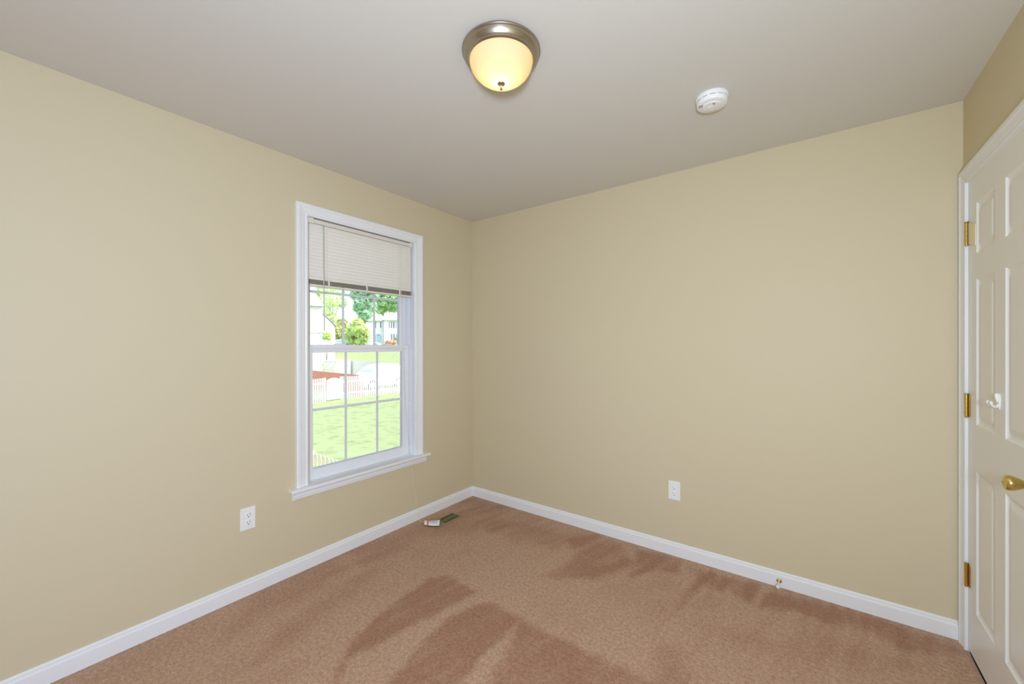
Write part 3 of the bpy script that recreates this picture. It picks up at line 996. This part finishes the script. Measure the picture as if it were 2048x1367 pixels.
def picket_fence(name, label, pts, top, material, pw, gap, th, group=None, dog=True, rails=(0.25, 0.75), posts=2.2, base=None, shape=None):
    """Vertical boards along a line of ground points; top(u) gives the height of the top at fraction u."""
    A, B = pts
    L = (B - A).length
    d = (B - A).normalized()
    nrm = Vector((-d.y, d.x, 0)).normalized()
    if nrm.dot(FW) < 0:
        nrm = -nrm          # rails and posts stand on the far side of the boards
    d2 = Vector((d.x, d.y, 0)).normalized()
    root = empty(name, A.lerp(B, 0.5), label, 'fence', group)
    b = MB()
    n = int(L / (pw + gap))
    for k in range(n):
        s = (k + 0.5) * L / n
        u = s / L
        g = A.lerp(B, u)
        zt = top(u)
        zb = g.z - 0.02
        c = pw * 0.28 if dog else 0.0
        if dog:
            poly = [(-pw / 2, zb), (pw / 2, zb), (pw / 2, zt - c), (pw / 2 - c, zt), (-pw / 2 + c, zt), (-pw / 2, zt - c)]
        else:
            poly = [(-pw / 2, zb), (pw / 2, zb), (pw / 2, zt), (-pw / 2, zt)]
        b.prism([Vector((g.x, g.y, 0)) + d2 * q + Vector((0, 0, z)) for q, z in poly], nrm * 0, nrm * th)
    obj('pickets', b, material, root)
    for f in rails:
        b = MB()
        P0, P1 = A.copy(), B.copy()
        for P, u in ((P0, 0), (P1, 1)):
            P.z = P.z + (top(u) - P.z) * f
        b.prism([P0 + Vector((0, 0, -0.045)), P0 + Vector((0, 0, 0.045)), P0 + Vector((0, 0, 0.045)) + nrm * 0.04, P0 + Vector((0, 0, -0.045)) + nrm * 0.04], nrm * (th + 0.001), P1 - P0 + nrm * (th + 0.001))
        obj('rail', b, material, root)
    m_ = max(1, int(L / posts))
    for k in range(m_ + 1):
        g = A.lerp(B, k / m_)
        b = MB().box(g.x - 0.05, g.x + 0.05, g.y - 0.05, g.y + 0.05, g.z - 0.02, top(k / m_) - 0.03)
        bmesh.ops.translate(b.bm, verts=list(b.bm.verts), vec=nrm * (th + 0.095))
        obj('post', b, material, root)
    return root

# white picket fence: left run, arched gate, right run
def wf(px):
    D = 23.3 + (px - 626) / (800 - 626) * (28.6 - 23.3) if px > 626 else 23.3 + (px - 626) * 0.0304
    return at(px, D), D
def ztop(py, px):
    return ht(py, wf(px)[1])
A, B = wf(598)[0], wf(652)[0]
za_, zb_ = ztop(758, 598), ztop(755, 652)
picket_fence('picket_fence', 'white picket fence stretch left of the arched gate', (A, B), lambda u: za_ + (zb_ - za_) * u - 0.05 * math.sin(PI * u), M['white_fence'], 0.100, 0.055, 0.02, 'white fence runs')
A, B = wf(683)[0], wf(836)[0]
zc_, zd_ = ztop(752.5, 683), ztop(740, 836)
picket_fence('picket_fence', 'white picket fence stretch right of the arched gate', (A, B), lambda u: zc_ + (zd_ - zc_) * u - 0.05 * abs(math.sin(3 * PI * u)), M['white_fence'], 0.100, 0.055, 0.02, 'white fence runs')
gA, gB = wf(653.2)[0], wf(681.6)[0]
gt = empty('fence_gate', gA.lerp(gB, 0.5), 'solid white fence gate with an arched top', 'gate')
d2 = (gB - gA)
L = d2.length
d2 = Vector((d2.x, d2.y, 0)).normalized()
nrm = Vector((-d2.y, d2.x, 0))
mb = MB()
z1, z2, zp = ztop(761, 653.2), ztop(759, 681.6), ztop(755.5, 668)
n = 12
for k in range(n):
    def za2(u):
        return z1 + (z2 - z1) * u + (zp - (z1 + z2) / 2) * math.sin(PI * u)
    u0, u1 = k / n, (k + 1) / n
    w = L / n
    p = gA + d2 * (L * u0 + 0.002)
    mb.prism([Vector((p.x, p.y, gA.z + 0.05)), Vector((p.x, p.y, za2(u0))), Vector((p.x, p.y, za2(u1))) + d2 * (w - 0.004), Vector((p.x, p.y, gA.z + 0.05)) + d2 * (w - 0.004)], nrm * 0, nrm * 0.025)
obj('boards', mb, M['white_fence'], gt)
for f in (0.18, 0.78):
    p = Vector((gA.x, gA.y, gA.z + 1.3 * f))
    mb = MB().prism([p, p + Vector((0, 0, 0.1)), p + Vector((0, 0, 0.1)) - nrm * 0.035, p - nrm * 0.035], d2 * 0.03, d2 * (L - 0.03))
    obj('cross_brace', mb, M['white_fence'], gt)

# red-brown fence running towards the white one
def rf(px):
    D = 32.0 + (px - 625) / (720 - 625) * (26.9 - 32.0)
    return at(px, D), D
A, B = rf(592)[0], rf(719)[0]
zr0, zr1 = ht(740.5, 32.0), ht(750.3, 26.9)
u625 = 0.27
picket_fence('board_fence', 'red-brown stained board fence behind the white gate', (A, B), lambda u: zr0 + (zr1 - zr0) * (u - u625) / (1 - u625), M['red_fence'], 0.135, 0.012, 0.02, dog=False)
# grey fence
A, B = at(660, 48.0), at(842, 32.5)
zg0, zg1 = ht(717.5, 48.0), ht(730.5, 32.5)
picket_fence('privacy_fence', 'weathered grey board privacy fence at the foot of the grass bank', (A, B), lambda u: zg0 + (zg1 - zg0) * u, M['grey_fence'], 0.14, 0.006, 0.02, dog=False)
# near pine fence
A, B = at(612, 8.35), at(702, 7.35)
picket_fence('dog_ear_fence', 'pale wooden dog-eared fence close below the window', (A, B), lambda u: ht(901, 8.35) + (ht(929, 7.35) - ht(901, 8.35)) * u, M['pine_fence'], 0.125, 0.024, 0.018)

# ------------------------------------------------------------------ white garden shed with braced doors
sA, sB = at(648.5, 43.0), at(673, 41.5)
sh = empty('garden_shed', sA.lerp(sB, 0.5), 'small white shed with cross-braced doors beyond the red-brown fence', 'shed')
d2 = Vector(((sB - sA).x, (sB - sA).y, 0)); L = d2.length; d2.normalize()
nrm = Vector((-d2.y, d2.x, 0))
hs = ht(722.5, 42.2) - G0
def S(u, v, w):
    return Vector((sA.x, sA.y, G0)) + d2 * u + nrm * v + Vector((0, 0, w))
mb = MB().loft([[S(0, 0, 0), S(L, 0, 0), S(L, 1.6, 0), S(0, 1.6, 0)], [S(0, 0, hs), S(L, 0, hs), S(L, 1.6, hs), S(0, 1.6, hs)]])
obj('walls', mb, M['siding'], sh)
mb = MB().prism([S(-0.08, -0.1, hs + 0.002), S(-0.08, 0.8, hs + 0.18), S(-0.08, 1.7, hs + 0.002)], (0, 0, 0), d2 * (L + 0.16))
obj('roof', mb, M['roof'], sh)
for u0 in (0.12, L / 2 + 0.02):
    w = L / 2 - 0.14
    mb = MB().prism([S(u0, -0.02, 0.1), S(u0 + w, -0.02, 0.1), S(u0 + w, -0.02, hs - 0.12), S(u0, -0.02, hs - 0.12)], (0, 0, 0), nrm * 0.018)
    dd = obj('door', mb, M['siding'], sh)
    mb = MB().tube([S(u0 + 0.05, -0.035, hs - 0.15), S(u0 + w - 0.05, -0.035, hs * 0.5)], 0.03, 6)
    mb.tube([S(u0 + w - 0.05, -0.035, hs - 0.15), S(u0 + 0.05, -0.035, hs * 0.5)], 0.03, 6)
    mb.tube([S(u0 + 0.02, -0.035, hs * 0.5), S(u0 + w - 0.02, -0.035, hs * 0.5)], 0.03, 6)
    obj('brace', mb, M['grey_fence'], dd)

# ------------------------------------------------------------------ cars
def car(name, label, c, heading, length, height, width, body, group=None, van=False, wheels=True):
    """A car: lofted body with cabin, glass, and four wheels."""
    root = empty(name, c, label, 'car', group)
    f = Vector((heading.x, heading.y, 0)).normalized()
    s = Vector((-f.y, f.x, 0))
    def P(a, b_, z):
        return Vector(c) + f * a + s * b_ + Vector((0, 0, z))
    h0 = 0.28 * height / 1.5
    hb = 0.58 * height
    prof = [(-0.50, 0.86), (-0.485, 0.97), (-0.40, 1.0), (0.22, 1.0), (0.40, 0.92), (0.485, 0.80), (0.50, 0.62)]
    rings = []
    for a, t in prof:
        z1 = h0 + (hb - h0) * t
        w = width / 2 * (0.90 if abs(a) > 0.48 else 1.0)
        rings.append([P(a * length, -w, h0), P(a * length, -w, z1 - 0.06), P(a * length, -w * 0.93, z1), P(a * length, w * 0.93, z1), P(a * length, w, z1 - 0.06), P(a * length, w, h0)])
    bm_ = MB().loft(rings)
    o = obj('body', bm_, body, root, smooth=True)
    cab = [(-0.44, 0.0), (-0.36, 0.86), (-0.22, 1.0), (0.02, 0.97), (0.10, 0.86), (0.24, 0.0)]
    if van:
        cab = [(-0.47, 0.0), (-0.44, 0.72), (-0.34, 0.95), (-0.10, 1.0), (0.06, 0.92), (0.16, 0.72), (0.33, 0.0)]
    rings = []
    for a, t in cab:
        z1 = hb - 0.01 + (height - hb) * t
        w0, w1 = width / 2 * 0.93, width / 2 * (0.93 - 0.20 * t)
        rings.append([P(a * length, -w0, hb - 0.02), P(a * length, -w1, z1), P(a * length, -w1 * 0.7, z1 + 0.02 * t), P(a * length, w1 * 0.7, z1 + 0.02 * t), P(a * length, w1, z1), P(a * length, w0, hb - 0.02)])
    obj('cabin', MB().loft(rings), body, root, smooth=True)
    # windscreen and side windows
    (a0, t0), (a1, t1) = cab[-2], cab[-1]
    q = []
    for k, e in (((0.30, 0.0), (0.60, 0.0)) if van else ((0.12, 0.0), (0.86, 0.0))):
        a = a0 + (a1 - a0) * k
        z = hb - 0.01 + (height - hb) * (t0 + (t1 - t0) * k)
        w = width / 2 * (0.93 - 0.2 * (t0 + (t1 - t0) * k)) * 0.86
        q.append((a, z, w))
    (aa, za_2, wa), (ab, zb_2, wb) = q
    mb = MB().loft([[P(aa * length + e, -wa, za_2 + e), P(aa * length + e, wa, za_2 + e), P(ab * length + e, wb, zb_2 + e), P(ab * length + e, -wb, zb_2 + e)] for e in (0.0, 0.02)])
    obj('windscreen', mb, M['car_glass'], root)
    for sg in (() if van else (1, -1)):
        mb = MB()
        zl, zh = hb + 0.05, hb + (height - hb) * 0.75
        mb.loft([[P(a * length, sg * (width / 2 * (0.93 - 0.20 * (zz - hb) / (height - hb)) + e), zz) for a, zz in ((-0.37, zl), (0.10, zl), (0.03, zh), (-0.32, zh))] for e in (-0.02, 0.015)])
        obj('side_window', mb, M['car_glass'], root)
    for a in (-0.31, 0.31):
        for sg in (1, -1):
            r = 0.33 * height / 1.5
            mb = MB().lathe([(0, -0.09), (r * 0.9, -0.09), (r, -0.05), (r, 0.05), (r * 0.9, 0.09), (0, 0.09)], P(a * length, sg * (width / 2 - 0.08), r), s, 20)
            w_ = obj('wheel', mb, M['tyre'], root)
            mb = MB().lathe([(0, 0), (r * 0.58, 0), (r * 0.5, 0.012), (0, 0.016)], P(a * length, sg * (width / 2 + 0.01), r), s * sg, 16)
            obj('hubcap', mb, M['car_silver'], w_)
    return root

c = at(755, 31.0); c.z = G0
car('parked_van', 'white rounded van parked behind the white fence', c, (-RT * 0.50 - FW * 0.87), 4.1, ht(727, 31) - G0, 1.85, M['car_white'], van=True)
for px, D, ln, mt, lb in ((686, 80.5, 3.9, 'car_white', 'white car leftmost on the street, below the pale trees'),
                          (711, 84.0, 3.6, 'car_silver', 'silver car on the street between two white cars'),
                          (741, 80.0, 3.9, 'car_white', 'white car on the street in front of the far house')):
    c = at(px, D)
    car('parked_car', lb, c, RT * 0.95 + FW * 0.1, ln, 1.42, 1.75, M[mt], 'cars parked on the far street')

# ------------------------------------------------------------------ houses
def frame_of(pA, pB, z):
    A = Vector((pA.x, pA.y, z)); B = Vector((pB.x, pB.y, z))
    d = (B - A); L = d.length; d.normalize()
    n = Vector((-d.y, d.x, 0))
    return (lambda u, v, w: A + d * u + n * v + Vector((0, 0, w))), L, d, n

def box_of(F, u0, u1, v0, v1, w0, w1):
    return MB().loft([[F(u0, v0, w), F(u1, v0, w), F(u1, v1, w), F(u0, v1, w)] for w in (w0, w1)])

# house A: neighbour's white house at the left edge of the glass
F, L, d, n = frame_of(at(560, 35.0), at(644.5, 37.0), G0)
hA = empty('neighbour_house', F(L / 2, 2, 0), 'big plain white house at the left edge of the view', 'house')
eave = ht(613, 37.0) - G0
obj('walls', box_of(F, 0, L, 0, 7, -0.1, eave), M['siding'], hA)
mb = MB().prism([F(-0.3, -0.35, eave), F(-0.3, 3.5, eave + 1.5), F(-0.3, 7.35, eave)], (0, 0, 0), d * (L + 0.45))
obj('roof', mb, M['roof'], hA)
band = ht(664, 37.0) - G0
mb = box_of(F, -0.05, L + 0.03, -0.10, -0.002, band - 0.07, band + 0.07)
obj('trim_band', mb, M['grey_fence'], hA)
mb = MB().tube([F(L - 0.12, -0.06, 0.2), F(L - 0.12, -0.06, band - 0.05), F(L - 0.05, -0.12, band + 0.02)], 0.05, 8)
obj('downspout', mb, M['grey_fence'], hA)

# house B: smaller gable behind it
F, L, d, n = frame_of(at(628, 56.0), at(668.5, 57.0), gz(at(650, 56.5)))
zB = gz(at(650, 56.5))
hB = empty('gabled_house', F(L / 2, 2, 0), 'white gabled house seen past the right side of the big white house', 'house')
eB, pB = ht(650, 57) - zB, ht(622, 56.5) - zB
mb = MB().prism([F(0, 0, -1.5), F(L, 0, -1.5), F(L, 0, eB), F(L * 0.30, 0, pB), F(0, 0, pB - 0.8)], (0, 0, 0), n * 8)
obj('walls', mb, M['siding'], hB)
mb = MB().prism([F(L * 0.30, -0.2, pB + 0.02), F(L + 0.25, -0.2, eB - 0.12), F(L + 0.25, -0.2, eB + 0.03), F(L * 0.30, -0.2, pB + 0.17)], (0, 0, 0), n * 8.4)
obj('roof', mb, M['roof'], hB)

# house C: two-storey house at the right
zC = 1.25
DC = 88.0
def hc(py):
    return ht(py, DC) - zC
F, L, d, n = frame_of(at(736.5, DC), at(818, DC + 2.0), zC)
hC = empty('two_storey_house', F(L / 2, 3, 0), 'white two-storey house with tall windows and a pale blue door', 'house')
k = L / (818 - 736.5)
def U(px):
    return (px - 736.5) * k
obj('walls', box_of(F, 0, L, 0, 9, -0.5, hc(641.5)), M['siding'], hC)
mb = MB().loft([[F(-0.4, -0.4, hc(641.5)), F(L + 0.4, -0.4, hc(641.5)), F(L + 0.4, 9.4, hc(641.5)), F(-0.4, 9.4, hc(641.5))],
                [F(U(747), 4.2, hc(629)), F(L - 2, 4.2, hc(629)), F(L - 2, 4.8, hc(629)), F(U(747), 4.8, hc(629))]])
obj('roof', mb, M['roof'], hC)
u0 = U(768.5)
obj('front_wing', box_of(F, u0, L, -1.4, 0, -0.5, hc(640.5)), M['siding'], hC)
mb = MB().loft([[F(u0 - 0.35, -1.8, hc(640.5)), F(L + 0.3, -1.8, hc(640.5)), F(L + 0.3, 4.5, hc(640.5)), F(u0 - 0.35, 4.5, hc(640.5))],
                [F(U(772), 3.5, hc(622.5)), F(L - 0.5, 3.5, hc(622.5)), F(L - 0.5, 4.4, hc(622.5)), F(U(772), 4.4, hc(622.5))]])
obj('wing_roof', mb, M['roof'], hC)
def hwin(px0, px1, py0, py1, v):
    a, b_, z0, z1 = U(px0), U(px1), hc(py1), hc(py0)
    fr = obj('window', box_of(F, a - 0.1, b_ + 0.1, v - 0.06, v - 0.002, z0 - 0.1, z1 + 0.1), M['siding'], hC)
    obj('pane', box_of(F, a, b_, v - 0.09, v - 0.05, z0, z1), M['far_glass'], fr)
for a, b_ in ((750.5, 752), (760, 762.3)):
    hwin(a, b_, 643.5, 655.5, 0)
for a, b_ in ((778.6, 780), (782.5, 784.7), (786.6, 789.6), (792, 793.2)):
    hwin(a, b_, 643, 656, -1.4)
for a, b_ in ((782.5, 784.7), (787, 789.6), (792.5, 794)):
    hwin(a, b_, 668, 680, -1.4)
mb = box_of(F, U(752.5), U(760.5), -0.12, -0.002, -0.3, hc(669))
dd = obj('front_door', mb, M['far_door'], hC)
mb = MB().tube([F(U(752), -0.14, -0.3), F(U(752), -0.14, hc(671)), F(U(753.5), -0.14, hc(668.5)), F(U(759.5), -0.14, hc(668.5)), F(U(761.3), -0.14, hc(671)), F(U(761.3), -0.14, -0.3)], 0.16, 8)
obj('door_surround', mb, M['car_silver'], dd)

# ------------------------------------------------------------------ trees and shrubs
def tree(name, label, base, blobs, n, size, material, trunk=None, group=None, cat='tree'):
    """A crown of many small leaf sprays inside ellipsoids, on a branching trunk."""
    root = empty(name, base, label, cat, group)
    vv, ff = [], []
    tot = sum(r[3] ** 2 for r in blobs)
    for (cx, cy, cz, r, sz) in blobs:
        m_ = int(n * r * r / tot)
        for _ in range(m_):
            while True:
                q = Vector((random.uniform(-1, 1), random.uniform(-1, 1), random.uniform(-1, 1)))
                if 0.25 < q.length < 1:
                    break
            q = q.normalized() * (q.length ** 0.6)
            lump = 0.85 + 0.3 * math.sin(5 * q.x + cx) * math.sin(4 * q.y + cy) * math.sin(6 * q.z)
            c = Vector(base) + Vector((cx, cy, cz)) + Vector((q.x * r, q.y * r, q.z * r * sz)) * lump
            nrm_ = (q + Vector((random.uniform(-1, 1), random.uniform(-1, 1), random.uniform(-0.3, 1.3))) * 0.9).normalized()
            t = nrm_.orthogonal().normalized()
            t = Matrix.Rotation(random.uniform(0, 2 * PI), 3, nrm_) @ t
            w = nrm_.cross(t)
            s = size * random.uniform(0.6, 1.35)
            k0 = len(vv)
            vv += [c + t * s, c + w * s * 0.55, c - t * s, c - w * s * 0.55]
            ff.append((k0, k0 + 1, k0 + 2, k0 + 3))
    org = world_origin(root)
    me = bpy.data.meshes.new('foliage')
    me.from_pydata([v - org for v in vv], [], ff)
    me.materials.append(material)
    o = bpy.data.objects.new('foliage', me)
    o.parent = root
    COL.objects.link(o)
    if trunk:
        hgt, rad = trunk
        b_ = MB().tube([Vector(base) + Vector((0, 0, -0.2)), Vector(base) + Vector((0.05, 0, hgt * 0.5)), Vector(base) + Vector((0.0, 0.1, hgt))], [rad, rad * 0.75, rad * 0.4], 8)
        for (cx, cy, cz, r, sz) in blobs[:5]:
            b_.tube([Vector(base) + Vector((0, 0, hgt * 0.6)), Vector(base) + Vector((cx * 0.5, cy * 0.5, (hgt * 0.6 + cz) / 2 + 0.2)), Vector(base) + Vector((cx, cy, cz))], [rad * 0.45, rad * 0.3, rad * 0.1], 6)
        obj('trunk', b_, M['bark'], root, smooth=True)
    return root

def blobs_from(spec, D, base):
    """spec: (px, py, radius in px, depth offset, z squash)."""
    out = []
    for px, py, rp, dd, sz in spec:
        p = pix(px, py, D + dd) - Vector(base)
        out.append((p.x, p.y, p.z, rp * D / FPX, sz))
    return out

LG = leaf('leaf_deep_green', 186, 214, 162)  # all leaf colours paled and greyed: distance haze is mixed into them
LB = leaf('leaf_blue_green', 184, 212, 184)
LY = leaf('leaf_yellow_green', 206, 218, 156)
LP = leaf('leaf_pale_green', 218, 228, 186)
LO = leaf('leaf_golden_green', 214, 214, 160)
LR = leaf('leaf_reddish', 230, 196, 166)

def T(name, label, px, D, spec, n, size, material, th=None, cat='tree'):
    base = at(px, D)
    return tree(name, label, base, blobs_from(spec, D, base), n, size, material, th, None, cat)

T('tall_tree', 'tall pale feathery tree rising behind the gabled house', 660, 104, [(660, 600, 20, 0, 1.1), (672, 578, 18, 3, 1.0), (652, 628, 15, 0, 1.0), (682, 604, 14, 4, 1.0), (668, 640, 16, 2, 1.0), (645, 575, 14, 2, 1.0)], 1000, 0.50, LP, (8, 0.35))
T('tall_tree', 'tall deep green tree behind the roof of the two-storey house', 772, 124, [(775, 600, 24, 0, 1.0), (800, 602, 22, 0, 1.0), (758, 585, 22, 3, 1.0), (790, 575, 26, 2, 1.0), (762, 618, 12, 0, 0.8), (815, 610, 16, 0, 1.0)], 5200, 0.75, LG, (9, 0.4))
T('tall_tree', 'tall blue-green tree left of the two-storey house', 728, 106, [(728, 606, 20, 0, 1.0), (718, 588, 17, 2, 1.0), (738, 585, 19, 0, 1.0), (730, 628, 15, 0, 1.0), (741, 612, 13, 2, 1.0), (716, 614, 9, 0, 1.0)], 3600, 0.72, LB, (8, 0.4))
T('round_tree', 'round yellow-green tree at the street beside the two-storey house', 712, 77, [(712, 660, 19, 0, 1.0), (700, 670, 14, 2, 1.0), (724, 662, 13, 0, 1.1), (716, 648, 13, 0, 0.9), (728, 676, 9, 0, 1.0), (704, 681, 8, 0, 0.8), (717, 681, 9, 0, 0.8)], 4000, 0.42, LY, (3.5, 0.22))
T('round_tree', 'golden green bushy tree right of the gabled house', 682, 93, [(680, 660, 15, 0, 1.1), (690, 672, 12, 0, 1.0), (674, 676, 10, 0, 1.1), (684, 645, 11, 0, 0.9)], 2600, 0.48, LO, (3.5, 0.2))
T('dark_shrub', 'dark green shrub against the left wall of the two-storey house', 733, 87.0, [(733, 668, 5, 0, 1.6), (733, 680, 5, 0, 1.2)], 700, 0.34, LG, None, 'shrub')
T('young_tree', 'small yellow-green tree in front of the gabled house', 653, 47, [(652, 672, 8, 0, 0.8), (656, 668, 6, 0, 0.8), (647, 668, 4.5, 0, 0.9), (658, 676, 4.5, 0, 0.8)], 900, 0.16, LY, (2.2, 0.06))
T('side_tree', 'thin pale tree showing above the big white house', 634, 74, [(636, 598, 8, 0, 1.0), (630, 590, 8, 0, 1.0), (640, 585, 8, 0, 1.0)], 320, 0.30, LP, (7, 0.15))
T('red_shrub', 'low reddish shrub at the front of the two-storey house', 781, 84.5, [(776, 684, 5.5, 0, 0.7), (784, 685, 5.5, 0, 0.7), (790, 684, 5, 0, 0.8)], 900, 0.26, LR, None, 'shrub')
T('green_shrub', 'rounded green shrub beside the wing of the two-storey house', 796, 85.5, [(793, 678, 5, 0, 0.9), (800, 679, 6, 0, 0.9)], 700, 0.26, LG, None, 'shrub')
